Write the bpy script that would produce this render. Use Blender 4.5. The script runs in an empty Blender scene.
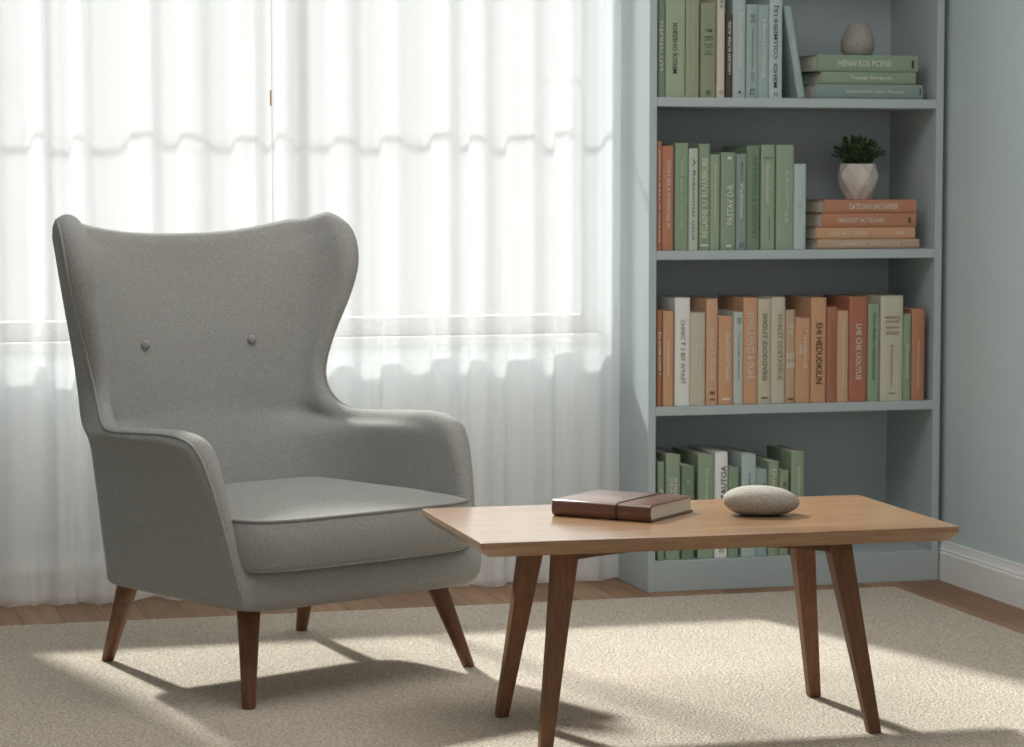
import bpy, bmesh, math, random
from mathutils import Vector, Matrix, noise
R = random.Random(7)
PI = math.pi
sc = bpy.context.scene
COL = sc.collection

# ------------------------------------------------------------------ helpers
def lin(c):
    out = []
    for v in c[:3]:
        v = v / 255.0
        out.append(v / 12.92 if v <= 0.04045 else ((v + 0.055) / 1.055) ** 2.4)
    return (out[0], out[1], out[2], 1.0)

def new_mat(name):
    m = bpy.data.materials.new(name)
    m.use_nodes = True
    nt = m.node_tree
    b = nt.nodes.get('Principled BSDF')
    return m, nt, b

def nd(nt, typ, **kw):
    n = nt.nodes.new(typ)
    for k, v in kw.items():
        if k.startswith('i_'):
            n.inputs[k[2:].replace('_', ' ')].default_value = v
        else:
            setattr(n, k, v)
    return n

def link(nt, a, ao, b, bi):
    nt.links.new(a.outputs[ao], b.inputs[bi])

def mixcol(nt, fac_node, fac_out, c1, c2, blend='MIX'):
    n = nt.nodes.new('ShaderNodeMix'); n.data_type = 'RGBA'; n.blend_type = blend
    if fac_node is not None:
        nt.links.new(fac_node.outputs[fac_out], n.inputs[0])
    n.inputs[6].default_value = c1; n.inputs[7].default_value = c2
    return n

def plain(name, rgb, rough=0.6, spec=0.3, var=0.06, scale=30.0, bump=0.0, bscale=200.0):
    m, nt, b = new_mat(name)
    c = lin(rgb)
    tc = nd(nt, 'ShaderNodeTexCoord')
    nz = nd(nt, 'ShaderNodeTexNoise'); nz.inputs['Scale'].default_value = scale; nz.inputs['Detail'].default_value = 4
    link(nt, tc, 'Object', nz, 'Vector')
    lo = tuple(v * (1 - var) for v in c[:3]) + (1,); hi = tuple(min(1, v * (1 + var)) for v in c[:3]) + (1,)
    mx = mixcol(nt, nz, 0, lo, hi)
    nt.links.new(mx.outputs[2], b.inputs['Base Color'])
    b.inputs['Roughness'].default_value = rough
    b.inputs['Specular IOR Level'].default_value = spec
    if bump:
        n2 = nd(nt, 'ShaderNodeTexNoise'); n2.inputs['Scale'].default_value = bscale; n2.inputs['Detail'].default_value = 3
        link(nt, tc, 'Object', n2, 'Vector')
        bp = nd(nt, 'ShaderNodeBump'); bp.inputs['Strength'].default_value = bump; bp.inputs['Distance'].default_value = 0.002
        link(nt, n2, 0, bp, 'Height'); link(nt, bp, 0, b, 'Normal')
    return m

def wood(name, light, dark, axis='X', scale=1.0, rough=0.42, coat=0.0, spec=0.4):
    m, nt, b = new_mat(name)
    tc = nd(nt, 'ShaderNodeTexCoord')
    mp = nd(nt, 'ShaderNodeMapping')
    s = {'X': (1.6, 16, 16), 'Y': (16, 1.6, 16), 'Z': (16, 16, 1.6)}[axis]
    mp.inputs['Scale'].default_value = tuple(v * scale for v in s)
    link(nt, tc, 'Object', mp, 'Vector')
    n1 = nd(nt, 'ShaderNodeTexNoise'); n1.inputs['Scale'].default_value = 1.6; n1.inputs['Detail'].default_value = 8
    n1.inputs['Roughness'].default_value = 0.62; n1.inputs['Distortion'].default_value = 0.5
    link(nt, mp, 0, n1, 'Vector')
    n2 = nd(nt, 'ShaderNodeTexNoise'); n2.inputs['Scale'].default_value = 9; n2.inputs['Detail'].default_value = 5
    link(nt, mp, 0, n2, 'Vector')
    r = nd(nt, 'ShaderNodeValToRGB')
    r.color_ramp.elements[0].position = 0.3; r.color_ramp.elements[0].color = lin(dark)
    r.color_ramp.elements[1].position = 0.72; r.color_ramp.elements[1].color = lin(light)
    link(nt, n1, 0, r, 0)
    r2 = nd(nt, 'ShaderNodeValToRGB')
    r2.color_ramp.elements[0].position = 0.38; r2.color_ramp.elements[0].color = (0.82, 0.8, 0.78, 1)
    r2.color_ramp.elements[1].position = 0.6; r2.color_ramp.elements[1].color = (1, 1, 1, 1)
    link(nt, n2, 0, r2, 0)
    mx = nt.nodes.new('ShaderNodeMix'); mx.data_type = 'RGBA'; mx.blend_type = 'MULTIPLY'; mx.inputs[0].default_value = 1
    link(nt, r, 0, mx, 6); link(nt, r2, 0, mx, 7)
    nt.links.new(mx.outputs[2], b.inputs['Base Color'])
    b.inputs['Roughness'].default_value = rough
    b.inputs['Specular IOR Level'].default_value = spec
    b.inputs['Coat Weight'].default_value = coat; b.inputs['Coat Roughness'].default_value = 0.2
    bp = nd(nt, 'ShaderNodeBump'); bp.inputs['Strength'].default_value = 0.12; bp.inputs['Distance'].default_value = 0.001
    link(nt, n2, 0, bp, 'Height'); link(nt, bp, 0, b, 'Normal')
    return m

def obj(name, bm, mat, parent=None, smooth=False, loc=None):
    me = bpy.data.meshes.new(name)
    bmesh.ops.recalc_face_normals(bm, faces=bm.faces)
    bm.to_mesh(me); bm.free()
    if smooth:
        for p in me.polygons: p.use_smooth = True
    o = bpy.data.objects.new(name, me)
    if mat is not None: me.materials.append(mat)
    COL.objects.link(o)
    if parent is not None: o.parent = parent
    if loc is not None: o.location = loc
    return o

def tag(o, label, cat, group=None):
    o['label'] = label; o['category'] = cat
    if group: o['group'] = group
    return o

def thing(name, label, cat, loc=(0, 0, 0), rot=(0, 0, 0), group=None):
    o = bpy.data.objects.new(name, None)
    o.empty_display_size = 0.05
    COL.objects.link(o); o.location = loc; o.rotation_euler = rot
    return tag(o, label, cat, group)

def struct(name, bm, mat, parent=None, smooth=False):
    o = obj(name, bm, mat, parent, smooth)
    if parent is None: o['kind'] = 'structure'
    return o

def bx(bm, x0, x1, y0, y1, z0, z1):
    v = [bm.verts.new((x, y, z)) for z in (z0, z1) for y in (y0, y1) for x in (x0, x1)]
    for f in ((0, 2, 3, 1), (4, 5, 7, 6), (0, 1, 5, 4), (1, 3, 7, 5), (3, 2, 6, 7), (2, 0, 4, 6)):
        bm.faces.new([v[i] for i in f])
    return v

def bev(o, w=0.003, seg=2):
    m = o.modifiers.new('bevel', 'BEVEL'); m.width = w; m.segments = seg; m.limit_method = 'ANGLE'; m.angle_limit = math.radians(40)
    return o

def box_obj(name, dims, mat, parent=None, b=0.002, seg=2):
    bm = bmesh.new(); bx(bm, *dims)
    o = obj(name, bm, mat, parent)
    if b: bev(o, b, seg)
    return o

def loft(bm, rings, cap=True, closed=True):
    vs = [[bm.verts.new(p) for p in r] for r in rings]
    n = len(rings[0])
    for a, b in zip(vs, vs[1:]):
        for i in range(n if closed else n - 1):
            j = (i + 1) % n
            bm.faces.new((a[i], a[j], b[j], b[i]))
    if cap:
        bm.faces.new(list(reversed(vs[0]))); bm.faces.new(vs[-1])
    return vs

def tube(bm, pts, r, seg=8, closed=False):
    pts = [Vector(p) for p in pts]; n = len(pts); rings = []
    prev = None
    for i, p in enumerate(pts):
        if closed: t = pts[(i + 1) % n] - pts[i - 1]
        else: t = pts[min(i + 1, n - 1)] - pts[max(i - 1, 0)]
        t.normalize()
        if prev is None:
            a = Vector((0, 0, 1)) if abs(t.z) < 0.9 else Vector((1, 0, 0))
            prev = (a - t * a.dot(t)).normalized()
        else:
            prev = (prev - t * prev.dot(t)).normalized()
        q = t.cross(prev)
        rings.append([p + prev * (r * math.cos(2 * PI * k / seg)) + q * (r * math.sin(2 * PI * k / seg)) for k in range(seg)])
    if closed:
        rings.append(rings[0])
        loft(bm, rings, cap=False); bmesh.ops.remove_doubles(bm, verts=bm.verts, dist=1e-6)
    else:
        loft(bm, rings)

def revolve(bm, prof, seg=48, cap=True):
    loft(bm, [[(r * math.cos(2 * PI * k / seg), r * math.sin(2 * PI * k / seg), z) for k in range(seg)] for r, z in prof], cap)

def sup(a, e):
    c = math.cos(a); s = math.sin(a)
    return (math.copysign(abs(c) ** (2 / e), c), math.copysign(abs(s) ** (2 / e), s))

# ------------------------------------------------------------------ materials
M = {}
M['wall'] = plain('wall_paint', (194, 207, 210), 0.8, 0.2, 0.02, 3, 0.05, 300)
M['wall_white'] = plain('white_wall_paint', (222, 229, 233), 0.8, 0.2, 0.01)
M['ceiling'] = plain('ceiling_paint', (225, 228, 228), 0.9, 0.2, 0.01)
M['trim'] = plain('trim_paint', (232, 233, 233), 0.5, 0.4, 0.01)
M['winpaint'] = plain('window_frame_paint', (166, 168, 168), 0.6, 0.3, 0.01)
M['case'] = plain('bookcase_paint', (174, 184, 186), 0.55, 0.35, 0.02, 8)
M['table'] = wood('table_oak', (178, 139, 101), (146, 109, 76), 'X', 1.0, 0.34, 1.0, 0.5)
M['tleg'] = wood('table_leg_oak', (132, 90, 58), (106, 70, 44), 'Z', 1.0, 0.5)
M['cleg'] = wood('chair_leg_walnut', (124, 82, 54), (96, 60, 39), 'Z', 1.2, 0.42)

def fabric(name, rgb):
    m, nt, b = new_mat(name)
    tc = nd(nt, 'ShaderNodeTexCoord')
    n1 = nd(nt, 'ShaderNodeTexNoise'); n1.inputs['Scale'].default_value = 480; n1.inputs['Detail'].default_value = 3
    n2 = nd(nt, 'ShaderNodeTexNoise'); n2.inputs['Scale'].default_value = 300; n2.inputs['Detail'].default_value = 4
    link(nt, tc, 'Object', n1, 'Vector'); link(nt, tc, 'Object', n2, 'Vector')
    c = lin(rgb)
    r = nd(nt, 'ShaderNodeValToRGB')
    r.color_ramp.elements[0].position = 0.32; r.color_ramp.elements[0].color = tuple(v * 0.74 for v in c[:3]) + (1,)
    r.color_ramp.elements[1].position = 0.68; r.color_ramp.elements[1].color = tuple(v * 1.27 for v in c[:3]) + (1,)
    a = nd(nt, 'ShaderNodeMath', operation='ADD'); link(nt, n1, 0, a, 0); link(nt, n2, 0, a, 1)
    h = nd(nt, 'ShaderNodeMath', operation='MULTIPLY'); link(nt, a, 0, h, 0); h.inputs[1].default_value = 0.5
    link(nt, h, 0, r, 0); link(nt, r, 0, b, 'Base Color')
    b.inputs['Roughness'].default_value = 0.95; b.inputs['Specular IOR Level'].default_value = 0.04
    b.inputs['Sheen Weight'].default_value = 0.08; b.inputs['Sheen Roughness'].default_value = 0.5
    bp = nd(nt, 'ShaderNodeBump'); bp.inputs['Strength'].default_value = 0.6; bp.inputs['Distance'].default_value = 0.0015
    link(nt, h, 0, bp, 'Height'); link(nt, bp, 0, b, 'Normal')
    return m
M['fabric'] = fabric('grey_wool', (155, 154, 150))
M['fabric_pipe'] = fabric('grey_wool_piping', (153, 152, 148))

def floor_mat():
    m, nt, b = new_mat('floor_planks')
    tc = nd(nt, 'ShaderNodeTexCoord')
    mp = nd(nt, 'ShaderNodeMapping'); mp.inputs['Rotation'].default_value = (0, 0, PI / 2)
    link(nt, tc, 'Object', mp, 'Vector')
    br = nd(nt, 'ShaderNodeTexBrick')
    br.inputs['Scale'].default_value = 1.0; br.inputs['Brick Width'].default_value = 1.1; br.inputs['Row Height'].default_value = 0.105
    br.inputs['Mortar Size'].default_value = 0.0015; br.inputs['Bias'].default_value = 0.0; br.offset = 0.37
    br.inputs['Color1'].default_value = lin((170, 134, 104)); br.inputs['Color2'].default_value = lin((140, 106, 79)); br.inputs['Mortar'].default_value = lin((96, 70, 50))
    link(nt, mp, 0, br, 'Vector')
    m2 = nd(nt, 'ShaderNodeMapping'); m2.inputs['Scale'].default_value = (22, 2.2, 22); link(nt, tc, 'Object', m2, 'Vector')
    n = nd(nt, 'ShaderNodeTexNoise'); n.inputs['Scale'].default_value = 1.5; n.inputs['Detail'].default_value = 7; n.inputs['Distortion'].default_value = 0.6
    link(nt, m2, 0, n, 'Vector')
    r = nd(nt, 'ShaderNodeValToRGB'); r.color_ramp.elements[0].position = 0.3; r.color_ramp.elements[0].color = (0.72, 0.7, 0.68, 1)
    r.color_ramp.elements[1].position = 0.7; r.color_ramp.elements[1].color = (1.05, 1.03, 1, 1)
    link(nt, n, 0, r, 0)
    mx = nt.nodes.new('ShaderNodeMix'); mx.data_type = 'RGBA'; mx.blend_type = 'MULTIPLY'; mx.inputs[0].default_value = 1
    link(nt, br, 0, mx, 6); link(nt, r, 0, mx, 7); nt.links.new(mx.outputs[2], b.inputs['Base Color'])
    b.inputs['Roughness'].default_value = 0.5; b.inputs['Specular IOR Level'].default_value = 0.35
    return m
M['floor'] = floor_mat()

def rug_mat():
    m, nt, b = new_mat('rug_loops')
    tc = nd(nt, 'ShaderNodeTexCoord')
    mp = nd(nt, 'ShaderNodeMapping'); mp.inputs['Rotation'].default_value = (0, 0, 0.5); mp.inputs['Scale'].default_value = (1.0, 1.5, 1.0)
    link(nt, tc, 'Object', mp, 'Vector')
    v = nd(nt, 'ShaderNodeTexVoronoi'); v.inputs['Scale'].default_value = 125; v.inputs['Randomness'].default_value = 0.7
    link(nt, mp, 0, v, 'Vector')
    n = nd(nt, 'ShaderNodeTexNoise'); n.inputs['Scale'].default_value = 160; n.inputs['Detail'].default_value = 4
    link(nt, tc, 'Object', n, 'Vector')
    rc = nd(nt, 'ShaderNodeValToRGB')
    rc.color_ramp.elements[0].position = 0.30; rc.color_ramp.elements[0].color = lin((202, 188, 170))
    rc.color_ramp.elements[1].position = 0.70; rc.color_ramp.elements[1].color = lin((238, 226, 210))
    link(nt, n, 0, rc, 0)
    rv = nd(nt, 'ShaderNodeValToRGB')
    rv.color_ramp.elements[0].position = 0.25; rv.color_ramp.elements[0].color = (1.06, 1.06, 1.06, 1)
    rv.color_ramp.elements[1].position = 0.75; rv.color_ramp.elements[1].color = (0.62, 0.60, 0.57, 1)
    link(nt, v, 'Distance', rv, 0)
    mm = nt.nodes.new('ShaderNodeMix'); mm.data_type = 'RGBA'; mm.blend_type = 'MULTIPLY'; mm.inputs[0].default_value = 1
    link(nt, rc, 0, mm, 6); link(nt, rv, 0, mm, 7); nt.links.new(mm.outputs[2], b.inputs['Base Color'])
    inv = nd(nt, 'ShaderNodeMath', operation='SUBTRACT'); inv.inputs[0].default_value = 1.0; link(nt, v, 'Distance', inv, 1)
    ad = nd(nt, 'ShaderNodeMath', operation='MULTIPLY_ADD'); ad.inputs[1].default_value = 0.35; link(nt, n, 0, ad, 0); link(nt, inv, 0, ad, 2)
    bp = nd(nt, 'ShaderNodeBump'); bp.inputs['Strength'].default_value = 1.0; bp.inputs['Distance'].default_value = 0.007
    link(nt, ad, 0, bp, 'Height'); link(nt, bp, 0, b, 'Normal')
    b.inputs['Roughness'].default_value = 1.0; b.inputs['Specular IOR Level'].default_value = 0.05
    b.inputs['Sheen Weight'].default_value = 0.15
    return m
M['rug'] = rug_mat()

def sheer_mat():
    m = bpy.data.materials.new('sheer_voile'); m.use_nodes = True
    nt = m.node_tree; nt.nodes.clear()
    out = nd(nt, 'ShaderNodeOutputMaterial')
    tr = nd(nt, 'ShaderNodeBsdfTransparent'); tr.inputs[0].default_value = (1, 1, 1, 1)
    tl = nd(nt, 'ShaderNodeBsdfTranslucent'); df = nd(nt, 'ShaderNodeBsdfDiffuse')
    tc = nd(nt, 'ShaderNodeTexCoord')
    n = nd(nt, 'ShaderNodeTexNoise'); n.inputs['Scale'].default_value = 500; n.inputs['Detail'].default_value = 2
    link(nt, tc, 'Object', n, 'Vector')
    mx = mixcol(nt, n, 0, (0.92, 0.915, 0.91, 1), (0.97, 0.968, 0.965, 1))
    nt.links.new(mx.outputs[2], tl.inputs[0]); nt.links.new(mx.outputs[2], df.inputs[0])
    m1 = nd(nt, 'ShaderNodeMixShader'); m1.inputs[0].default_value = 0.83
    link(nt, tl, 0, m1, 1); link(nt, df, 0, m1, 2)
    # thin weave: the steeper one looks along the cloth, the fewer gaps are open
    lw = nd(nt, 'ShaderNodeLayerWeight'); lw.inputs[0].default_value = 0.35
    mr = nd(nt, 'ShaderNodeMapRange'); mr.inputs[1].default_value = 0.0; mr.inputs[2].default_value = 1.0
    mr.inputs[3].default_value = 0.50; mr.inputs[4].default_value = 0.74
    link(nt, lw, 'Facing', mr, 0)
    m2 = nd(nt, 'ShaderNodeMixShader'); link(nt, mr, 0, m2, 0); link(nt, tr, 0, m2, 1); link(nt, m1, 0, m2, 2)
    link(nt, m2, 0, out, 0)
    return m
M['sheer'] = sheer_mat()

def glass_mat():
    m = bpy.data.materials.new('window_glass'); m.use_nodes = True
    nt = m.node_tree; nt.nodes.clear()
    out = nd(nt, 'ShaderNodeOutputMaterial'); tr = nd(nt, 'ShaderNodeBsdfTransparent'); gl = nd(nt, 'ShaderNodeBsdfGlossy')
    tr.inputs[0].default_value = (0.96, 0.98, 0.98, 1); gl.inputs['Roughness'].default_value = 0.02
    mx = nd(nt, 'ShaderNodeMixShader'); mx.inputs[0].default_value = 0.05
    link(nt, tr, 0, mx, 1); link(nt, gl, 0, mx, 2); link(nt, mx, 0, out, 0)
    return m
M['glass'] = glass_mat()
M['brass'] = plain('brass', (196, 150, 106), 0.35, 0.5, 0.03)
M['page'] = plain('paper_pages', (222, 214, 200), 0.9, 0.1, 0.05, 300)
M['leather'] = plain('brown_leather', (92, 51, 33), 0.32, 0.6, 0.10, 60, 0.12, 700)
M['leather'].node_tree.nodes['Principled BSDF'].inputs['Coat Weight'].default_value = 0.7
M['leather'].node_tree.nodes['Principled BSDF'].inputs['Coat Roughness'].default_value = 0.25
M['leather_dark'] = plain('dark_strap', (62, 34, 24), 0.5, 0.4, 0.05)
M['leaf'] = plain('boxwood_leaf', (58, 76, 44), 0.5, 0.4, 0.3, 60)
M['stem'] = plain('plant_stem', (74, 74, 44), 0.7, 0.2, 0.1)
M['soil'] = plain('potting_soil', (58, 44, 34), 1.0, 0.05, 0.3, 200)

def speckle(name, base, spot, scale, rough, bump=0.1):
    m, nt, b = new_mat(name)
    tc = nd(nt, 'ShaderNodeTexCoord')
    n = nd(nt, 'ShaderNodeTexNoise'); n.inputs['Scale'].default_value = scale; n.inputs['Detail'].default_value = 6; n.inputs['Roughness'].default_value = 0.7
    link(nt, tc, 'Object', n, 'Vector')
    r = nd(nt, 'ShaderNodeValToRGB'); r.color_ramp.elements[0].position = 0.36; r.color_ramp.elements[0].color = lin(spot)
    r.color_ramp.elements[1].position = 0.58; r.color_ramp.elements[1].color = lin(base)
    link(nt, n, 0, r, 0); link(nt, r, 0, b, 'Base Color')
    b.inputs['Roughness'].default_value = rough; b.inputs['Specular IOR Level'].default_value = 0.25
    bp = nd(nt, 'ShaderNodeBump'); bp.inputs['Strength'].default_value = bump; bp.inputs['Distance'].default_value = 0.001
    link(nt, n, 0, bp, 'Height'); link(nt, bp, 0, b, 'Normal')
    return m
M['stone'] = speckle('river_stone', (166, 159, 148), (136, 130, 121), 230, 0.75)
M['vase'] = speckle('speckled_ceramic', (168, 160, 153), (142, 134, 128), 240, 0.75)
M['pot'] = speckle('faceted_ceramic', (204, 196, 188), (186, 178, 170), 60, 0.6, 0.03)

# ------------------------------------------------------------------ the room
XL, XR, YF, YB, ZC = -1.20, 3.086, -1.0, 7.0, 2.60
WX0, WX1, WZ0, WZ1 = 0.22, 2.185, 0.69, 2.50
bm = bmesh.new(); bx(bm, XL - 0.1, XR + 0.1, YF, YB + 0.14, -0.1, 0.0); struct('floor', bm, M['floor'])
bm = bmesh.new(); bx(bm, XL - 0.1, XR + 0.1, YF, YB + 0.14, ZC, ZC + 0.1); struct('ceiling', bm, M['ceiling'])
bm = bmesh.new(); bx(bm, XR, XR + 0.1, YF, YB + 0.14, 0, ZC); struct('wall_right', bm, M['wall'])
bm = bmesh.new(); bx(bm, XL - 0.1, XL, YF, YB + 0.14, 0, ZC); struct('wall_left', bm, M['wall'])
bm = bmesh.new()
bx(bm, XL, WX0, YB, YB + 0.14, 0, ZC); bx(bm, WX1, XR, YB, YB + 0.14, 0, ZC)
bx(bm, WX0, WX1, YB, YB + 0.14, 0, WZ0); bx(bm, WX0, WX1, YB, YB + 0.14, WZ1, ZC)
struct('wall_back', bm, M['wall_white'])

def baseboard(name, p0, p1, nrm):
    # moulded profile: (offset from the wall, height)
    prof = [(0, 0), (0.016, 0), (0.016, 0.078), (0.0135, 0.082), (0.0135, 0.087), (0.011, 0.092), (0.0085, 0.103), (0.0075, 0.111), (0, 0.111)]
    bm = bmesh.new()
    rings = [[(p[0] + nrm[0] * d, p[1] + nrm[1] * d, z) for d, z in prof] for p in (p0, p1)]
    loft(bm, rings)
    return struct(name, bm, M['trim'])
baseboard('baseboard_right', (XR, YF), (XR, YB), (-1, 0))
baseboard('baseboard_left', (XL, YF), (XL, YB), (1, 0))
baseboard('baseboard_back', (XL, YB), (XR, YB), (0, -1))

# the window behind the sheers: frame, centre stile, meeting rail, panes, inner ledge
bm = bmesh.new()
Y0, Y1 = YB + 0.06, YB + 0.12
f = 0.05
bx(bm, WX0, WX0 + f, Y0, Y1, WZ0, WZ1); bx(bm, WX1 - f, WX1, Y0, Y1, WZ0, WZ1)
bx(bm, WX0 + f, WX1 - f, Y0, Y1, WZ0, WZ0 + f); bx(bm, WX0 + f, WX1 - f, Y0, Y1, WZ1 - f, WZ1)
win = struct('window_1', bm, M['winpaint'])
cxw = 1.235
bm = bmesh.new(); bx(bm, cxw - 0.014, cxw + 0.014, Y0 + .02, Y1 - .02, WZ0 + f, WZ1 - f); obj('center_stile', bm, M['winpaint'], win)
for a, b_ in ((WX0 + f, cxw - 0.014), (cxw + 0.014, WX1 - f)):
    bm = bmesh.new(); bx(bm, a, b_, Y0 + 0.0255, Y1 - 0.0255, 1.3955, 1.4045); obj('glazing_bar', bm, M['winpaint'], win)
    for z0, z1 in ((WZ0 + f, 1.3955), (1.4045, WZ1 - f)):
        bm = bmesh.new(); bx(bm, a, b_, YB + 0.088, YB + 0.092, z0, z1); obj('glass_pane', bm, M['glass'], win)
bm = bmesh.new(); bx(bm, WX0 - 0.03, WX1 - 0.0, YB - 0.03, Y0, WZ0 - 0.024, WZ0); obj('window_sill', bm, M['winpaint'], win)

# ------------------------------------------------------------------ rug
bm = bmesh.new()
rx0, rx1, ry0, ry1, rt = -0.35, 2.89, 3.4, 6.575, 0.004
bx(bm, rx0, rx1, ry0, ry1, 0.0005, rt)
o = obj('rug', bm, M['rug']); bev(o, 0.0015, 2)
tag(o, 'large cream loop-pile area rug lying on the wooden floor', 'rug')

# ------------------------------------------------------------------ curtains
def curtain(name, x0, x1, seed, label):
    rr = random.Random(seed)
    ph = [rr.uniform(0, 6.28) for _ in range(8)]
    nx = int((x1 - x0) / 0.0035); zs = [0.006 + (ZC - 0.012) * (k / 26.0) for k in range(27)]
    def fold(x, z):
        w = x + 0.020 * math.sin(9 * x + ph[0]) + 0.012 * math.sin(23 * x + ph[1])
        t = 1 - z / ZC
        s_ = math.sin(2 * PI * w / 0.130 + ph[3] + 0.22 * math.sin(1.3 * z + ph[4]) * t)
        duty = 0.45 * math.sin(4.3 * x + ph[2])
        a = 0.027 + 0.006 * math.sin(5.1 * x + ph[7])
        y = a * math.tanh(2.0 * (s_ + duty))
        y += 0.002 * math.sin(2 * PI * w / 0.055 + ph[5] + 0.3 * t)
        y += 0.008 * math.sin(2 * PI * x / 0.41 + ph[6])
        return y * (0.80 + 0.30 * t)
    bm = bmesh.new()
    g = []
    for z in zs:
        row = []
        for i in range(nx + 1):
            x = x0 + (x1 - x0) * i / nx
            y = 6.872 + fold(x, z)
            y = min(max(y, 6.80), 6.955)
            row.append(bm.verts.new((x, y, z + 0.004 * math.sin(2 * PI * x / 0.118 + ph[3]) * (1 if z < 0.05 else 0))))
        g.append(row)
    for a, b in zip(g, g[1:]):
        for i in range(nx):
            bm.faces.new((a[i], a[i + 1], b[i + 1], b[i]))
    o = obj(name, bm, M['sheer'], None, True)
    tag(o, label, 'curtain', 'sheer curtains over the window')
    return o
curtain('sheer_curtain', -0.10, 1.2145, 3, 'left sheer white curtain panel, hanging to the floor behind the grey armchair')
curtain('sheer_curtain', 1.2155, 2.200, 11, 'right sheer white curtain panel, hanging to the floor against the bookcase side')
# small brown clip where the two panels meet
bm = bmesh.new()
bx(bm, -0.0022, 0.0022, -0.003, 0.003, -0.021, 0.021)
o = obj('curtain_clip', bm, M['brass'], None, False, (1.208, 6.835, 1.337)); bev(o, 0.001, 2)
tag(o, 'tiny brown clip on the seam where the two sheer curtain panels meet', 'clip')

# ------------------------------------------------------------------ bookcase
BX0, BX1, BY0, BY1, BZ1 = 2.207, 3.0645, 6.668, 6.998, 1.80
case = thing('bookcase', 'tall pale blue-grey painted open bookcase standing in the corner by the curtain', 'bookcase', ((BX0 + BX1) / 2, BY0, 0))
cx0, cx1 = BX0 - case.location.x, BX1 - case.location.x
D = BY1 - BY0; PT = 0.0215
box_obj('side_panel', (cx0, cx0 + PT, 0, D, 0, BZ1), M['case'], case, 0.0015)
box_obj('side_panel', (cx1 - PT, cx1, 0, D, 0, BZ1), M['case'], case, 0.0015)
box_obj('back_panel', (cx0 + PT, cx1 - PT, D - 0.012, D, 0.0, BZ1 - 0.026), M['case'], case, 0)
for zt in (0.507, 0.930, 1.343):
    box_obj('shelf', (cx0 + PT, cx1 - PT, 0.0015, D - 0.012, zt - 0.025, zt), M['case'], case, 0.0015)
box_obj('bottom_shelf', (cx0 + PT, cx1 - PT, 0.02, D - 0.012, 0.061, 0.085), M['case'], case, 0)
box_obj('plinth', (cx0 + PT, cx1 - PT, 0.001, 0.02, 0.0, 0.085), M['case'], case, 0.0015)
box_obj('top_board', (cx0 + PT, cx1 - PT, 0.0, D, BZ1 - 0.026, BZ1), M['case'], case, 0.0015)

# ------------------------------------------------------------------ books
PAL = {
 'dgreen': (108, 136, 108), 'green': (126, 151, 120), 'mgreen': (134, 157, 126), 'sage': (146, 164, 134), 'ysage': (142, 152, 118),
 'olive': (134, 142, 108), 'beige': (192, 182, 164), 'dbrown': (76, 64, 54), 'bgrey': (156, 172, 172), 'blue': (140, 164, 162),
 'pblue': (160, 182, 180), 'lgrey': (170, 180, 168), 'grey': (206, 206, 202), 'orange': (186, 114, 80), 'rust': (174, 100, 70),
 'tan': (200, 148, 110), 'tano': (202, 142, 98), 'beige2': (186, 172, 148), 'bsage': (184, 178, 152), 'redo': (178, 98, 70),
 'teal': (122, 144, 138), 'white': (214, 216, 212), 'btan': (184, 148, 116)}
INK = {'w': (214, 211, 196), 'd': (58, 66, 58), 'k': (58, 52, 46), 't': (160, 124, 80), 'g': (104, 130, 96), 'm': (112, 92, 74), 'e': (92, 112, 84), 'f': (178, 184, 158)}
PAL = {k: tuple(min(235, 1.07 * (sum(v) / 3 + .70 * (c - sum(v) / 3))) for c in v) for k, v in PAL.items()}
BM = {k: plain('cover_' + k, v, 0.55, 0.3, 0.05, 40) for k, v in PAL.items()}
IM = {k: plain('ink_' + k, v, 0.6, 0.2, 0.0) for k, v in INK.items()}

def text_mesh(s):
    cu = bpy.data.curves.new('lettering', 'FONT'); cu.body = s; cu.align_x = 'CENTER'; cu.align_y = 'CENTER'; cu.extrude = 0.0; cu.offset = 0.005
    cu.resolution_u = 2
    t = bpy.data.objects.new('lettering', cu); COL.objects.link(t)
    bpy.context.view_layer.update()
    me = bpy.data.meshes.new_from_object(t.evaluated_get(bpy.context.evaluated_depsgraph_get()))
    bpy.data.objects.remove(t); bpy.data.curves.remove(cu)
    return me

def lettering(parent, s, direc, ink, along, size, cx=0.0, name='title', yoff=-0.0022):
    """along = (z0, z1) run on the spine, size = letter height"""
    me = text_mesh(s); me.name = name
    xs = [v.co.x for v in me.vertices]; ys = [v.co.y for v in me.vertices]
    w = max(xs) - min(xs); h = max(ys) - min(ys); mx = (max(xs) + min(xs)) / 2; my = (max(ys) + min(ys)) / 2
    L = along[1] - along[0]; zc = (along[0] + along[1]) / 2
    for v in me.vertices:
        a = (v.co.x - mx) / w; b = (v.co.y - my) / h
        if direc == 'up': v.co = (cx - b * size, yoff, zc + a * L)
        elif direc == 'down': v.co = (cx + b * size, yoff, zc - a * L)
        else: v.co = (cx + a * size, yoff, zc + b * L)
    me.materials.clear(); me.materials.append(IM[ink])
    o = bpy.data.objects.new(name, me); COL.objects.link(o); o.parent = parent
    return o

def bar(parent, ink, x0, x1, z0, z1, name='spine_mark'):
    bm = bmesh.new(); bx(bm, x0, x1, -0.0021, -0.0012, z0, z1)
    return obj(name, bm, IM[ink], parent)

def book(x0, x1, h, depth, pal, label, group, texts, z, y, marks=()):
    t = x1 - x0
    root = thing('book', label, 'book', ((x0 + x1) / 2, y, z), (0, 0, 0), group)
    build_book(root, t, h, depth, pal, texts, marks)
    return root

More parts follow.
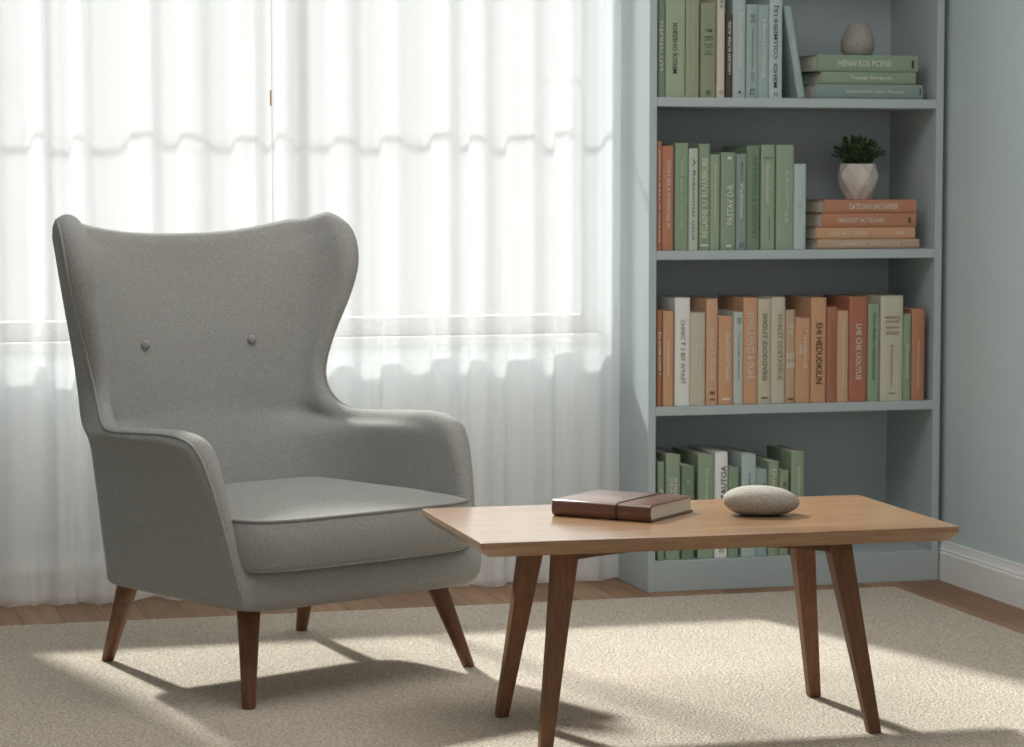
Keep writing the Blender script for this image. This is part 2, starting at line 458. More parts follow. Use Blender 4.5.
def build_book(root, t, h, depth, pal, texts, marks=()):
    th = min(0.0024, t * 0.16); hw = t / 2 - 0.0003
    bulge = 0.0014
    outer = [(-hw, depth), (-hw, 0.003)]
    for k in range(1, 8):
        a = k / 8.0
        outer.append((-hw + 2 * hw * a, 0.0022 - 0.0022 * (1 - (2 * a - 1) ** 4) - bulge * math.sin(PI * a) * 0.5))
    outer += [(hw, 0.003), (hw, depth)]
    inner = [(hw - th, depth), (hw - th, 0.0045), (-hw + th, 0.0045), (-hw + th, depth)]
    prof = outer + inner
    bm = bmesh.new()
    loft(bm, [[(x, y, zz) for x, y in prof] for zz in (0.0, h)], cap=False)
    for zz in (0.0, h):  # caps: two boards and the spine
        vs = {}
        def vv(p):
            for v in bm.verts:
                if abs(v.co.x - p[0]) < 1e-7 and abs(v.co.y - p[1]) < 1e-7 and abs(v.co.z - zz) < 1e-7: return v
        O = [vv(p) for p in outer]; I = [vv(p) for p in inner]
        fs = [[O[0], O[1], I[2], I[3]], [O[-2], O[-1], I[0], I[1]], O[1:-1] + [I[1], I[2]]]
        for fset in fs:
            try: bm.faces.new(fset)
            except ValueError: pass
    c = obj('cover', bm, BM[pal], root); bev(c, 0.0006, 1)
    bm = bmesh.new(); bx(bm, -hw + th, hw - th, 0.0045, depth - 0.004, 0.003, h - 0.003)
    obj('page_block', bm, M['page'], root)
    for tx in texts:
        s, d, ink, a0, a1, size = tx[:6]; ox = tx[6] if len(tx) > 6 else 0.0
        if d == 'h': lettering(root, s, 'h', ink, (a0 * h, a1 * h), size * t, ox * t)
        else: lettering(root, s, d, ink, (a0 * h, a1 * h), size * t, ox * t)
    for ink, a0, a1, b0, b1 in marks:
        bar(root, ink, (a0 - 0.5) * t, (a1 - 0.5) * t, b0 * h, b1 * h)

GA, GB, GC, GD = 'books standing on the top shelf in view', 'books standing on the second shelf', 'books standing on the third shelf', 'books standing on the bottom shelf'
A = [
 (2.2360, 2.2560, .3266, 'dgreen', 'dark green book with cream letters against the left side panel on the top shelf', [('LUTTITIUTU', 'up', 'w', .22, .62, .42, -.1)], ()),
 (2.2575, 2.3132, .3194, 'sage', 'wide light sage book with bold dark upright-running title on the top shelf', [('MIIGOJ OHEEBOI', 'up', 'd', .20, .62, .32)], ()),
 (2.3147, 2.3534, .2936, 'ysage', 'yellowish sage book with a faint thin title, between wide sage and olive books', [('Eineoy Jurnest Lhroms', 'up', 'f', .18, .85, .22)], ()),
 (2.3563, 2.3996, .2543, 'olive', 'olive green book with four small blocks of dark lines across its spine, top shelf', [('TOM', 'h', 'd', .69, .725, .38), ('RAMBLE\nLOUTH', 'h', 'd', .60, .65, .62), ('RIVTOR\nUAUT', 'h', 'd', .52, .57, .62), ('GLDE\nINGLANO', 'h', 'd', .45, .50, .6), ('EE', 'h', 'd', .03, .075, .3)], ()),
 (2.4024, 2.4256, .3032, 'beige', 'narrow beige book with green letters near its top, on the top shelf', [('NEEP', 'up', 'g', .80, .98, .42), ('CP', 'h', 'd', .03, .06, .5)], ()),
 (2.4285, 2.4473, .2258, 'dbrown', 'short narrow dark brown book with beige title on the top shelf', [('UNIDARI BUTER AURIL', 'up', 'w', .28, .92, .45)], ()),
 (2.4487, 2.4864, .3177, 'bgrey', 'pale blue-grey book with faint white title, right of the dark brown book', [('Dioudamaumta', 'down', 'w', .26, .72, .26, .08), ('4', 'h', 'd', .03, .065, .25)], ()),
 (2.4879, 2.5210, .2525, 'blue', 'blue-grey book with a thin dark vertical line and marks at both ends', [('ESG\nOTO', 'h', 'e', .80, .89, .5), ('CUD', 'up', 'e', .18, .27, .25), ('EE\nEU', 'h', 'd', .03, .10, .45)], (('e', .47, .52, .32, .74),)),
 (2.5216, 2.5545, .2517, 'blue', 'blue-grey book with bright white vertical title beside the tall dark-lettered one', [('HiemtUriofemp', 'down', 'w', .22, .84, .4)], ()),
 (2.5549, 2.5929, .3198, 'pblue', 'tall light blue-grey book with large dark title, the leaning book rests on it', [('MIEHDI  COLLMEBHI ULJ', 'up', 'd', .09, .78, .42), ('n', 'h', 'e', .02, .045, .3)], ()),
]
B = [
 (2.2352, 2.2488, .2957, 'orange', 'narrow orange-brown book pressed against the left side panel on the second shelf', [('EDTOI A LITE HOUX', 'up', 'w', .08, .92, .3)], ()),
 (2.2497, 2.2831, .2823, 'orange', 'orange-brown book with cream title, second from the left on the second shelf', [('TOVAT EIX A OTON/TAQ IN', 'down', 'w', .22, .87, .34)], ()),
 (2.2854, 2.3233, .2905, 'green', 'green book with white title right of the two orange-brown books', [('Vonil eota u ooa oto', 'down', 'f', .20, .86, .28)], ()),
 (2.3247, 2.3520, .2758, 'lgrey', 'narrow light grey-green book between two green books on the second shelf', [('A Rebunmai utus', 'down', 'e', .10, .90, .3)], ()),
 (2.3543, 2.3851, .2881, 'green', 'green book with large cream title and a pale bar at its foot', [('REGAINE IU RUVABRUBE', 'up', 'w', .12, .87, .55)], (('w', .12, .85, .04, .055),)),
 (2.3860, 2.4154, .2598, 'mgreen', 'short green book with small thin title, left of the white-dotted green book', [('Woradrepcabte uit', 'down', 'w', .25, .90, .2)], ()),
 (2.4175, 2.4603, .2653, 'green', 'green book with bold white title and a pale dot at each end of the spine', [('PASTAV D-R', 'up', 'w', .26, .67, .42, .1)], (('w', .42, .68, .93, .955), ('w', .38, .7, .03, .055))),
 (2.4612, 2.4908, .2613, 'teal', 'narrow grey-blue book among the green ones on the second shelf', [('Vadionan', 'down', 'w', .34, .70, .35), ('Aleune', 'down', 'e', .73, .92, .22), ('O', 'h', 'd', .03, .075, .5)], ()),
 (2.4928, 2.5301, .2832, 'dgreen', 'green book with large dark tone-on-tone capitals, right of the grey-blue book', [('LIUOOO E DOUULIN', 'up', 'e', .12, .89, .38, .08)], ()),
 (2.5330, 2.5739, .2860, 'mgreen', 'light green book with small white upper title and dark lower line', [('Oneinudonitt', 'down', 'w', .44, .83, .26, -.05), ('Vaerateme', 'down', 'd', .10, .32, .12, .1), ('Rourk', 'h', 'd', .865, .885, .6)], ()),
 (2.5777, 2.6296, .2862, 'mgreen', 'widest green book on the second shelf with a thin cream vertical title', [('AVEUTUTTTTAJUE', 'down', 'w', .26, .76, .22, .05)], ()),
 (2.6307, 2.6663, .2345, 'pblue', 'short pale blue-grey book at the right end of the second shelf row', [('Murely', 'up', 'w', .48, .74, .3)], ()),
]
C = [
 (2.2352, 2.2503, .2624, 'rust', 'rust red book tight against the left side panel on the third shelf', [('ELOIROIIM', 'down', 'w', .33, .77, .5)], ()),
 (2.2531, 2.2846, .2594, 'tano', 'short tan-orange book between the rust book and the white one', [('Octhetatiits', 'down', 'w', .33, .70, .25)], ()),
 (2.2880, 2.3319, .2942, 'grey', 'tall near-white book with golden brown vertical title on the third shelf', [('CHNIC T 3 BIT IVTAIIT', 'down', 't', .20, .80, .28)], ()),
 (2.3327, 2.3765, .2528, 'beige2', 'short beige-grey book with two-line white title, right of the near-white book', [('Aurtrele\nBarahug', 'down', 'w', .38, .68, .5)], ()),
 (2.3779, 2.4111, .2904, 'tan', 'tall tan book with two dark marks at the foot of its spine', [('VACULIS TI IITIUOTEI', 'down', 'w', .24, .72, .4)], (('m', .3, .72, .10, .13), ('m', .28, .75, .045, .06))),
 (2.4128, 2.4545, .2435, 'tano', 'short tan-orange book with bold white title and small white foot mark', [('OUAVDOUTXAERT', 'down', 'w', .24, .82, .3, .1)], (('w', .25, .8, .055, .075),)),
 (2.4557, 2.4841, .2540, 'lgrey', 'narrow pale grey book with dark thin title on the third shelf', [('Tonuurge uaoonus', 'down', 'd', .27, .78, .2), ('OD', 'h', 'd', .87, .94, .4)], ()),
 (2.4856, 2.5278, .2918, 'tano', 'tall tan-orange book with bold cream capitals, right of the narrow pale grey book', [('EDNG EAWZS & OUAE', 'down', 'w', .24, .86, .4)], ()),
 (2.5289, 2.5666, .2886, 'beige2', 'beige book with brown capitals and small dark mark at its foot', [('SHOUT IDODOVRIS', 'down', 'm', .22, .86, .36)], (('m', .25, .75, .05, .065),)),
 (2.5672, 2.6079, .2922, 'bsage', 'tall beige-sage book with tan capitals, no mark at its foot, third shelf', [('NYALST DUETAVRUE', 'down', 't', .22, .84, .36, .1)], ()),
 (2.6090, 2.6366, .2574, 'btan', 'narrow tan book with two separate cream blocks on its spine', [('OD\nDS', 'h', 'w', .74, .85, .6), ('III\nIII', 'h', 'w', .38, .54, .7)], (('m', .2, .8, .035, .055),)),
 (2.6378, 2.6825, .2349, 'tano', 'shortest tan-orange book with heavy two-line white title, middle of third shelf', [('MANIBOUR\nOE', 'down', 'w', .40, .85, .5)], ()),
 (2.6837, 2.7286, .2894, 'tano', 'tall tan-orange book with heavy black title on the third shelf', [('EHI HEDUDKIUN', 'down', 'k', .18, .76, .4)], ()),
 (2.7298, 2.7594, .2641, 'rust', 'rust book with dim cream title, right of the black-lettered tan one', [('CAURIA COSCULOS', 'down', 't', .16, .84, .35)], ()),
 (2.7606, 2.7956, .2526, 'tan', 'tan-orange book with a thin pale vertical line of text beside the red-orange book', [('tnanduoedtaaurtoe', 'down', 'w', .18, .88, .16, .05)], ()),
 (2.7974, 2.8516, .2908, 'redo', 'wide red-orange book with cream capitals on the third shelf', [('LHE CHE UOUTUE', 'down', 'w', .21, .74, .3)], ()),
 (2.8528, 2.8875, .2708, 'mgreen', 'green book with dark grey title, right of the wide red-orange book', [('Otri diuies oteooonune', 'down', 'd', .22, .91, .26)], ()),
 (2.8890, 2.9565, .2924, 'bsage', 'widest pale sage book with dark lines across the top, near the right end', [('AR NAIANTAJE\nAVA WAAHAS', 'h', 'm', .745, .81, .62), ('SHOONALE', 'h', 'm', .69, .715, .55), ('SACALAY', 'h', 'm', .63, .665, .6), ('Eetnnarauneuro', 'down', 't', .15, .53, .12), ('tnaut', 'h', 'm', .065, .085, .3)], ()),
 (2.9577, 2.9815, .2417, 'green', 'narrow short green book second from the right end of the third shelf', [('OTaorodomes', 'down', 'w', .26, .66, .38)], ()),
 (2.9830, 3.0228, .2552, 'orange', 'orange-brown book at the right end of the third shelf', [('Vuratsrocuit aurest oeuma', 'down', 'w', .14, .66, .2)], ()),
]
Dk = [
 (2.2352, 2.2560, .2706, 'green', 'narrow green book against the left side panel on the bottom shelf', [('Otsai', 'down', 'w', .55, .72, .4)], ()),
 (2.2597, 2.3018, .2888, 'mgreen', 'green book with light lettering, second from left on the bottom shelf', [('RIBLAT\nSEAUN', 'down', 'w', .46, .78, .5)], ()),
 (2.3052, 2.3419, .2574, 'dgreen', 'shorter dark green book between two taller green ones on the bottom shelf', [('er', 'h', 'f', .80, .85, .3)], ()),
 (2.3534, 2.4010, .2861, 'mgreen', 'wide green book with small cream title, left of the white book', [('Dcocucpoaxr', 'down', 'w', .40, .86, .22)], ()),
 (2.4022, 2.4400, .2918, 'white', 'white book with large black vertical title on the bottom shelf', [('LIVDTAUTOA', 'up', 'k', .40, .87, .42, .15), ('n', 'h', 'm', .05, .08, .3)], ()),
 (2.4415, 2.4719, .2494, 'green', 'short green book between the white and the pale blue book', [], (('f', .15, .85, .60, .605),)),
 (2.4792, 2.5214, .2841, 'pblue', 'pale blue book with faint grey title on the bottom shelf', [('Aueuteoa', 'up', 'd', .45, .82, .16)], ()),
 (2.5228, 2.5564, .2415, 'blue', 'short grey-blue book right of the pale blue one, behind the stone', [('NEI\nOSA', 'up', 'd', .62, .85, .4)], ()),
 (2.5578, 2.5885, .2626, 'mgreen', 'narrow green book with a pale lettered panel, right of the short grey-blue book', [('Dutuorio', 'down', 'w', .50, .92, .4)], ()),
 (2.5900, 2.6178, .2368, 'ysage', 'shortest olive-sage book beside the tall end book on the bottom shelf', [('m', 'h', 'd', .80, .86, .3)], ()),
 (2.6252, 2.6643, .2870, 'mgreen', 'tall green book at the right end of the bottom shelf row', [('Goraronutiaue', 'up', 'w', .34, .86, .3)], ()),
]
for rows, z, grp, dep in ((A, 1.343, GA, .19), (B, .930, GB, .19), (C, .507, GC, .20), (Dk, .085, GD, .20)):
    for (x0, x1, h, pal, lab, tx, mk) in rows:
        yj = 6.680 + R.uniform(0, .006)
        if rows is Dk: yj += .002; x0 += .004; x1 += .004
        book(x0, x1, h, dep + R.uniform(-.02, .03), pal, lab, grp, tx, z + 0.0004, yj, mk)

# the leaning book: its lower right edge stands on the shelf, its top rests on the tall book
ang = -math.atan2(0.0435, 0.252)
lb = thing('book', 'slim blue-grey book leaning to the left against its neighbour on the top shelf', 'book', (2.6502, 6.684, 1.3455), (0, ang, 0), GA)
build_book(lb, 0.0222, 0.252, 0.18, 'blue', [('Wansheuus', 'down', 'w', .30, .68, .3)])

def lying(x0, x1, z0, z1, pal, label, group, texts, marks=(), depth=0.19, yj=0.0):
    t = z1 - z0
    r = thing('book', label, 'book', (x0, 6.69 + yj, (z0 + z1) / 2), (0, PI / 2, 0), group)
    build_book(r, t, x1 - x0, depth, pal, texts, marks)
    return r
GSA, GSB = 'green books lying in a stack on the top shelf', 'orange books lying in a stack on the second shelf'
lying(2.6914, 3.0123, 1.3434, 1.3840, 'teal', 'grey-green book at the bottom of the stack under the egg-shaped vase', GSA, [('Insttuesiet Esl, Natre Ascwser', 'up', 'w', .28, .82, .26)], (('d', .25, .7, .965, .975),), 0.2)
lying(2.7091, 2.9896, 1.3842, 1.4180, 'green', 'green book in the middle of the stack under the egg-shaped vase', GSA, [('Tueipage Eterigende', 'up', 'w', .30, .74, .38)], (), 0.2)
lying(2.6973, 2.9957, 1.4182, 1.4640, 'green', 'green book with large cream capitals on top of the stack under the vase', GSA, [('HENAI EOS PCENE', 'up', 'w', .20, .73, .36)], (('k', .3, .78, .935, .955),), 0.2)
lying(2.7017, 3.0062, .9304, .9580, 'btan', 'tan book at the bottom of the orange stack under the potted plant', GSB, [('AEFVEHVLEXT EA FOCETTICE', 'up', 'w', .22, .80, .4)], (), 0.2)
lying(2.6988, 2.9932, .9582, .9900, 'tano', 'light orange book with two cream words, second from the bottom of the orange stack', GSB, [('CHORT AVLVT CUERND', 'up', 'w', .12, .51, .36), ('FEWER', 'up', 'w', .80, .89, .28)], (), 0.2)
lying(2.7150, 2.9957, .9902, 1.0295, 'orange', 'orange book with a small dark emblem at its right end, below the topmost one', GSB, [('DENCROCT SACTESI-EXBES', 'up', 'w', .17, .66, .3)], (('m', .3, .7, .91, .94),), 0.2)
lying(2.7209, 2.9957, 1.0297, 1.0665, 'orange', 'orange book on top of the stack, carrying the potted plant', GSB, [('DATE OAO EAE DAREER', 'up', 'w', .27, .80, .42)], (), 0.2)

# ------------------------------------------------------------------ vase
vz = 1.4640 + 0.0003
prof = [(0.032, 0), (0.038, 0.002), (0.0445, 0.012), (0.0475, 0.026), (0.0470, 0.040), (0.0435, 0.054), (0.037, 0.070), (0.0305, 0.083), (0.0275, 0.0885), (0.0245, 0.0905), (0.0215, 0.0885), (0.022, 0.080), (0.028, 0.05), (0.02, 0.01)]
bm = bmesh.new(); revolve(bm, prof, 48)
o = obj('vase', bm, M['vase'], None, True, (2.853, 6.78, vz)); m = o.modifiers.new('sub', 'SUBSURF'); m.levels = 1; m.render_levels = 2
tag(o, 'small egg-shaped taupe speckled vase on top of the green book stack', 'vase')

# ------------------------------------------------------------------ potted plant
pz = 1.0665 + 0.0003
pp = thing('potted_plant', 'small bushy green plant in a faceted whitish pot on the orange book stack', 'plant', (2.858, 6.78, pz))
bm = bmesh.new()
N = 8
rings = []
for k, (r, z, off) in enumerate(((0.036, 0.0, 0), (0.053, 0.036, .5), (0.0575, 0.066, 0), (0.0505, 0.099, .5))):
    rings.append([bm.verts.new((r * math.cos(2 * PI * (i + off) / N + .2), r * math.sin(2 * PI * (i + off) / N + .2), z)) for i in range(N)])
for k, (a, b) in enumerate(zip(rings, rings[1:])):
    for i in range(N):
        j = (i + 1) % N
        if k % 2 == 0:
            bm.faces.new((a[i], a[j], b[i])); bm.faces.new((a[j], b[j], b[i]))
        else:
            bm.faces.new((a[i], a[j], b[j])); bm.faces.new((a[i], b[j], b[i]))
bm.faces.new(list(reversed(rings[0])))
inn = [bm.verts.new((v.co.x * .9, v.co.y * .9, 0.099)) for v in rings[-1]]
dwn = [bm.verts.new((v.co.x * .85, v.co.y * .85, 0.085)) for v in rings[-1]]
for i in range(N):
    j = (i + 1) % N
    bm.faces.new((rings[-1][i], rings[-1][j], inn[j], inn[i])); bm.faces.new((inn[i], inn[j], dwn[j], dwn[i]))
bm.faces.new(dwn)
o = obj('pot', bm, M['pot'], pp); bev(o, 0.0012, 2)
bm = bmesh.new(); revolve(bm, [(0.001, 0.086), (0.038, 0.0862), (0.038, 0.090), (0.02, 0.093), (0.001, 0.094)], 20, False); obj('soil', bm, M['soil'], pp, True)
bs = bmesh.new(); bl = bmesh.new()
rp = random.Random(5)
def leaf(bm, p, d, L, W):
    d = d.normalized(); s = d.cross(Vector((rp.uniform(-1, 1), rp.uniform(-1, 1), rp.uniform(-.3, 1)))).normalized(); n = d.cross(s)
    pts = [p, p + d * L * .3 + s * W * .5 + n * .0008, p + d * L * .7 + s * W * .42 + n * .0004, p + d * L - n * .001, p + d * L * .7 - s * W * .42 + n * .0004, p + d * L * .3 - s * W * .5 + n * .0008]
    mid = [p + d * L * .35 - n * .0008, p + d * L * .7 - n * .0008]
    v = [bm.verts.new(q) for q in pts]; c = [bm.verts.new(q) for q in mid]
    for fidx in ((v[0], v[1], c[0]), (v[1], v[2], c[1], c[0]), (v[2], v[3], c[1]), (v[3], v[4], c[1]), (v[4], v[5], c[0], c[1]), (v[5], v[0], c[0])):
        bm.faces.new(fidx)
for k in range(90):
    th = rp.uniform(0, 2 * PI); u = math.sqrt(rp.random())
    base = Vector((0.022 * u * math.cos(th), 0.022 * u * math.sin(th), 0.092))
    tip = Vector((0.074 * u * math.cos(th + rp.uniform(-.3, .3)), 0.068 * u * math.sin(th), 0.095 + 0.076 * (1 - 0.66 * u ** 3.5) * rp.uniform(.85, 1.06)))
    mid = (base + tip) / 2 + Vector((0, 0, .008))
    tube(bs, [base, mid, tip], 0.0007, 5)
    for q in range(17):
        f_ = (q + 3) / 19.0
        p = base.lerp(mid, f_ * 2) if f_ < .5 else mid.lerp(tip, f_ * 2 - 1)
        d = (tip - base).normalized() * .6 + Vector((rp.uniform(-1, 1), rp.uniform(-1, 1), rp.uniform(-.4, .8)))
        leaf(bl, p, d, rp.uniform(.008, .012), rp.uniform(.0045, .0065))
obj('foliage', bl, M['leaf'], pp, True); obj('stems', bs, M['stem'], pp, True)

# ------------------------------------------------------------------ coffee table
TX0, TX1, TY0, TY1, TZ = 1.247, 2.231, 4.750, 5.292, 0.430
tcx, tcy = (TX0 + TX1) / 2, (TY0 + TY1) / 2
TROT = math.radians(-1.2)
tab = thing('coffee_table', 'rectangular brown wooden coffee table with splayed tapered legs on the rug', 'table', (tcx, tcy, rt), (0, 0, TROT))
hx, hy = (TX1 - TX0) / 2, (TY1 - TY0) / 2; zt = TZ - rt
bm = bmesh.new()
def rect(hx, hy, z, r=0.006):
    pts = []
    for sx, sy, a0 in ((1, 1, 0), (-1, 1, 90), (-1, -1, 180), (1, -1, 270)):
        for k in range(4):
            a = math.radians(a0 + 30 * k)
            pts.append((sx * (hx - r) + r * math.cos(a), sy * (hy - r) + r * math.sin(a), z))
    return pts
loft(bm, [rect(hx - .016, hy - .010, zt - .029), rect(hx - .002, hy - .0015, zt - .0150), rect(hx, hy, zt - .0115), rect(hx, hy, zt - .001), rect(hx - .0012, hy - .0012, zt)])
o = obj('tabletop', bm, M['table'], tab); 
LB = {(-1, -1): (1.392, 4.842), (1, -1): (2.079, 4.822), (-1, 1): (1.392, 5.172), (1, 1): (2.100, 5.198)}
LT = {(-1, -1): (1.455, 4.915), (1, -1): (2.026, 4.905), (-1, 1): (1.445, 5.110), (1, 1): (2.036, 5.125)}
for k in LB:
    un = Matrix.Rotation(-TROT, 3, 'Z')
    b = un @ Vector((LB[k][0] - tcx, LB[k][1] - tcy, 0)); t = un @ Vector((LT[k][0] - tcx, LT[k][1] - tcy, zt - .028))
    bm = bmesh.new()
    def sq(c, w, d): return [(c.x + sx * w / 2, c.y + sy * d / 2, c.z) for sx, sy in ((-1, -1), (1, -1), (1, 1), (-1, 1))]
    loft(bm, [sq(b, .0265, .026), sq(b.lerp(t, .55), .038, .036), sq(t, .050, .046)])
    o = obj('leg', bm, M['tleg'], tab); bev(o, .004, 3)
# arched aprons
def apron(p0, p1, thick, deep, shallow):
    bm = bmesh.new(); n = 24; d = (Vector(p1) - Vector(p0)); L = d.length; d.normalize(); s = Vector((-d.y, d.x, 0)) * thick / 2
    rings = []
    for i in range(n + 1):
        a = i / n; c = Vector(p0) + d * L * a
        h = shallow + (deep - shallow) * abs(2 * a - 1) ** 2.2
        top = zt - .0285
        rings.append([tuple(c - s + Vector((0, 0, top))), tuple(c + s + Vector((0, 0, top))), tuple(c + s + Vector((0, 0, top - h))), tuple(c - s + Vector((0, 0, top - h)))])
    loft(bm, rings)
    return obj('apron', bm, M['tleg'], tab)
apron((1.46 - tcx, 4.915 - tcy, 0), (2.02 - tcx, 4.905 - tcy, 0), .018, .036, .018)
apron((1.455 - tcx, 5.110 - tcy, 0), (2.03 - tcx, 5.125 - tcy, 0), .018, .036, .018)

# ------------------------------------------------------------------ leather notebook on the table
nb = thing('notebook', 'closed brown leather notebook with a dark strap round it, lying on the coffee table', 'notebook', (1.636, 5.109, TZ + .0004), (0, 0, math.atan2(-.158, .162)))
# local x along the spine (.226), local y away from the spine (.203)
nl, nw, nh = .226, .206, .034
bm = bmesh.new()
def nprof(x):
    # wrap of the cover seen along the spine: bottom board, rounded spine, top board
    pts = []; y0 = -nw / 2; y1 = nw / 2; t = .0035
    pts.append((y1, 0)); pts.append((y0 + .008, 0))
    for k in range(1, 8):
        a = -PI / 2 - PI * k / 8
        pts.append((y0 + .008 + .008 * math.cos(a), nh / 2 + (nh / 2) * math.sin(a)))
    pts.append((y0 + .008, nh)); pts.append((y1, nh - .001)); pts.append((y1, nh - .001 - t)); pts.append((y0 + .011, nh - t))
    for k in range(7, 0, -1):
        a = -PI / 2 - PI * k / 8
        pts.append((y0 + .011 + .0065 * math.cos(a), nh / 2 + (nh / 2 - t) * math.sin(a)))
    pts.append((y0 + .011, t)); pts.append((y1, t))
    return [(x, y, z) for y, z in pts]
rings = [nprof(x) for x in (-nl / 2, nl / 2)]
vs = loft(bm, rings, cap=False)
n = len(vs[0]); half = n // 2
for ring in vs:   # close the ends as quads between the outer and the inner line
    for i in range(half - 1):
        bm.faces.new((ring[i], ring[i + 1], ring[n - 2 - i], ring[n - 1 - i]))
o = obj('cover', bm, M['leather'], nb, True); bev(o, .0012, 2)
bm = bmesh.new(); bx(bm, -nl / 2 + .004, nl / 2 - .004, -nw / 2 + .0075, nw / 2 - .004, .0037, nh - .0040); obj('page_block', bm, M['page'], nb)
bm = bmesh.new()
xs = nl * .5 - nl * .34
y0 = -nw / 2
path = [(xs, nw / 2 + .0012, .0005), (xs, nw / 2 + .0012, nh - .0005), (xs, nw / 2 - .002, nh + .0006), (xs, y0 + .008, nh + .0012)]
for k in range(7, 0, -1):
    a = -PI / 2 - PI * k / 8
    path.append((xs, y0 + .008 + .0092 * math.cos(a), nh / 2 + (nh / 2 + .001) * math.sin(a)))
path.append((xs, y0 + .008, .0003))
rings = []
for p in path:
    rings.append([(p[0] - .0022, p[1], p[2]), (p[0] + .0022, p[1], p[2])])
loft(bm, rings, cap=False, closed=False)
o = obj('strap', bm, M['leather_dark'], nb); m = o.modifiers.new('sol', 'SOLIDIFY'); m.thickness = .0012; m.offset = 0

# ------------------------------------------------------------------ stone on the table
bm = bmesh.new()
bmesh.ops.create_uvsphere(bm, u_segments=64, v_segments=40, radius=1.0)
for v in bm.verts:
    p = v.co.copy()
    w = 1 + noise.noise(p * .9 + Vector((3, 1, 2))) * .05
    rr_ = math.hypot(p.x, p.y); k = (rr_ ** .86 / rr_) if rr_ > 1e-6 else 1.0   # blunter ends than an ellipsoid
    zz = p.z * (.0335 if p.z > 0 else .0285)
    if zz < -.024: zz = -.024 + (zz + .024) * .5
    v.co = (p.x * k * .0795 * w, p.y * k * .056 * w, zz * (1 + .08 * p.x * -1))
o = obj('stone', bm, M['stone'], None, True, (1.909, 5.022, TZ + .0262))
o.rotation_euler = (0, math.radians(1), math.radians(-14))
tag(o, 'smooth oval grey speckled stone lying on the coffee table beside the notebook', 'stone')

# ------------------------------------------------------------------ wing armchair
CH = (1.0185, 5.8050, rt); CA = math.radians(26)
ch = thing('wing_armchair', 'grey upholstered wingback armchair with two back buttons and tapered wooden legs', 'armchair', CH, (0, 0, CA))
# rows: z of rim, rim outer (x, y), thickness, back outer (y, z), back corner outer (x, y)
ROWS = [
 (.215, .322, -.330, .035, .225, .215, .305, .225),
 (.310, .338, -.312, .035, .245, .300, .307, .242),
 (.400, .352, -.290, .038, .265, .380, .309, .257),
 (.478, .366, -.262, .050, .285, .440, .311, .272),
 (.527, .377, -.232, .062, .297, .475, .313, .282),
 (.543, .384, -.188, .067, .304, .495, .314, .287),
 (.545, .387, -.110, .066, .310, .512, .315, .292),
 (.542, .384, -.005, .060, .315, .530, .316, .296),
 (.540, .374, .080, .055, .321, .550, .317, .300),
 (.546, .355, .150, .052, .328, .578, .316, .305),
 (.578, .336, .205, .050, .335, .618, .314, .308),
 (.645, .328, .240, .050, .346, .680, .314, .312),
 (.745, .350, .238, .054, .360, .750, .312, .318),
 (.835, .382, .224, .060, .374, .826, .316, .328),
 (.910, .401, .222, .072, .385, .886, .325, .340),
 (.970, .403, .240, .074, .391, .930, .330, .348),
 (1.000, .392, .280, .068, .394, .955, .335, .352)
]
NJ = 26
def sheet_row(Q, Cc, P, kround, zq, zp, rl=None):
    Q = Vector(Q); Cc = Vector(Cc); P = Vector(P)
    ka, kb = kround, kround * .9
    if rl: ka = min(ka, rl * 1.4 / (Cc - Q).length); kb = min(kb, rl / (P - Cc).length)
    A_ = Q.lerp(Cc, 1 - ka); B_ = Cc.lerp(P, kb)
    pts = []
    segs = []
    for i in range(8): segs.append(Q.lerp(A_, i / 8))
    for i in range(10):
        t = i / 10; segs.append(A_ * (1 - t) ** 2 + Cc * 2 * t * (1 - t) + B_ * t * t)
    for i in range(9): segs.append(B_.lerp(P, i / 8))
    # even out by arc length, keep count
    L = [0]
    for a, b in zip(segs, segs[1:]): L.append(L[-1] + (b - a).length)
    out = []
    for j in range(NJ + 1):
        s = L[-1] * j / NJ; k = 0
        while k < len(L) - 2 and L[k + 1] < s: k += 1
        f = (s - L[k]) / max(1e-9, L[k + 1] - L[k])
        p = segs[k].lerp(segs[k + 1], f)
        lam = j / NJ; sm = lam ** 2 * (3 - 2 * lam) if zp < .6 else lam ** (2.6 + 1.2 * max(0, min(1, (zp - .85) / .12)))
        out.append(Vector((p.x, p.y, zq + (zp - zq) * sm)))
    return out
def resample(rows, n):
    """Catmull-Rom through the control rows"""
    out = []
    m = len(rows)
    for i in range(n):
        u = (m - 1) * i / (n - 1); k = min(int(u), m - 2); t = u - k
        p0 = rows[max(k - 1, 0)]; p1 = rows[k]; p2 = rows[k + 1]; p3 = rows[min(k + 2, m - 1)]
        out.append(tuple(.5 * (2 * b + (c - a) * t + (2 * a - 5 * b + 4 * c - d) * t * t + (3 * b - a - 3 * c + d) * t ** 3) for a, b, c, d in zip(p0, p1, p2, p3)))
    return out
rows = [(r[0] * 1.004 + .005,) + r[1:5] + (r[5] * 1.004 + .005,) + r[6:] for r in resample(ROWS, 61)]
outer, inner = [], []
def corner_y(z):
    tb = ((.2, .225), (.5, .282), (.6, .299), (.7, .319), (.8, .347), (.95, .382), (1.2, .40))
    for (a, va), (b, vb) in zip(tb, tb[1:]):
        if z <= b:
            return va + (vb - va) * max(0, (z - a)) / (b - a)

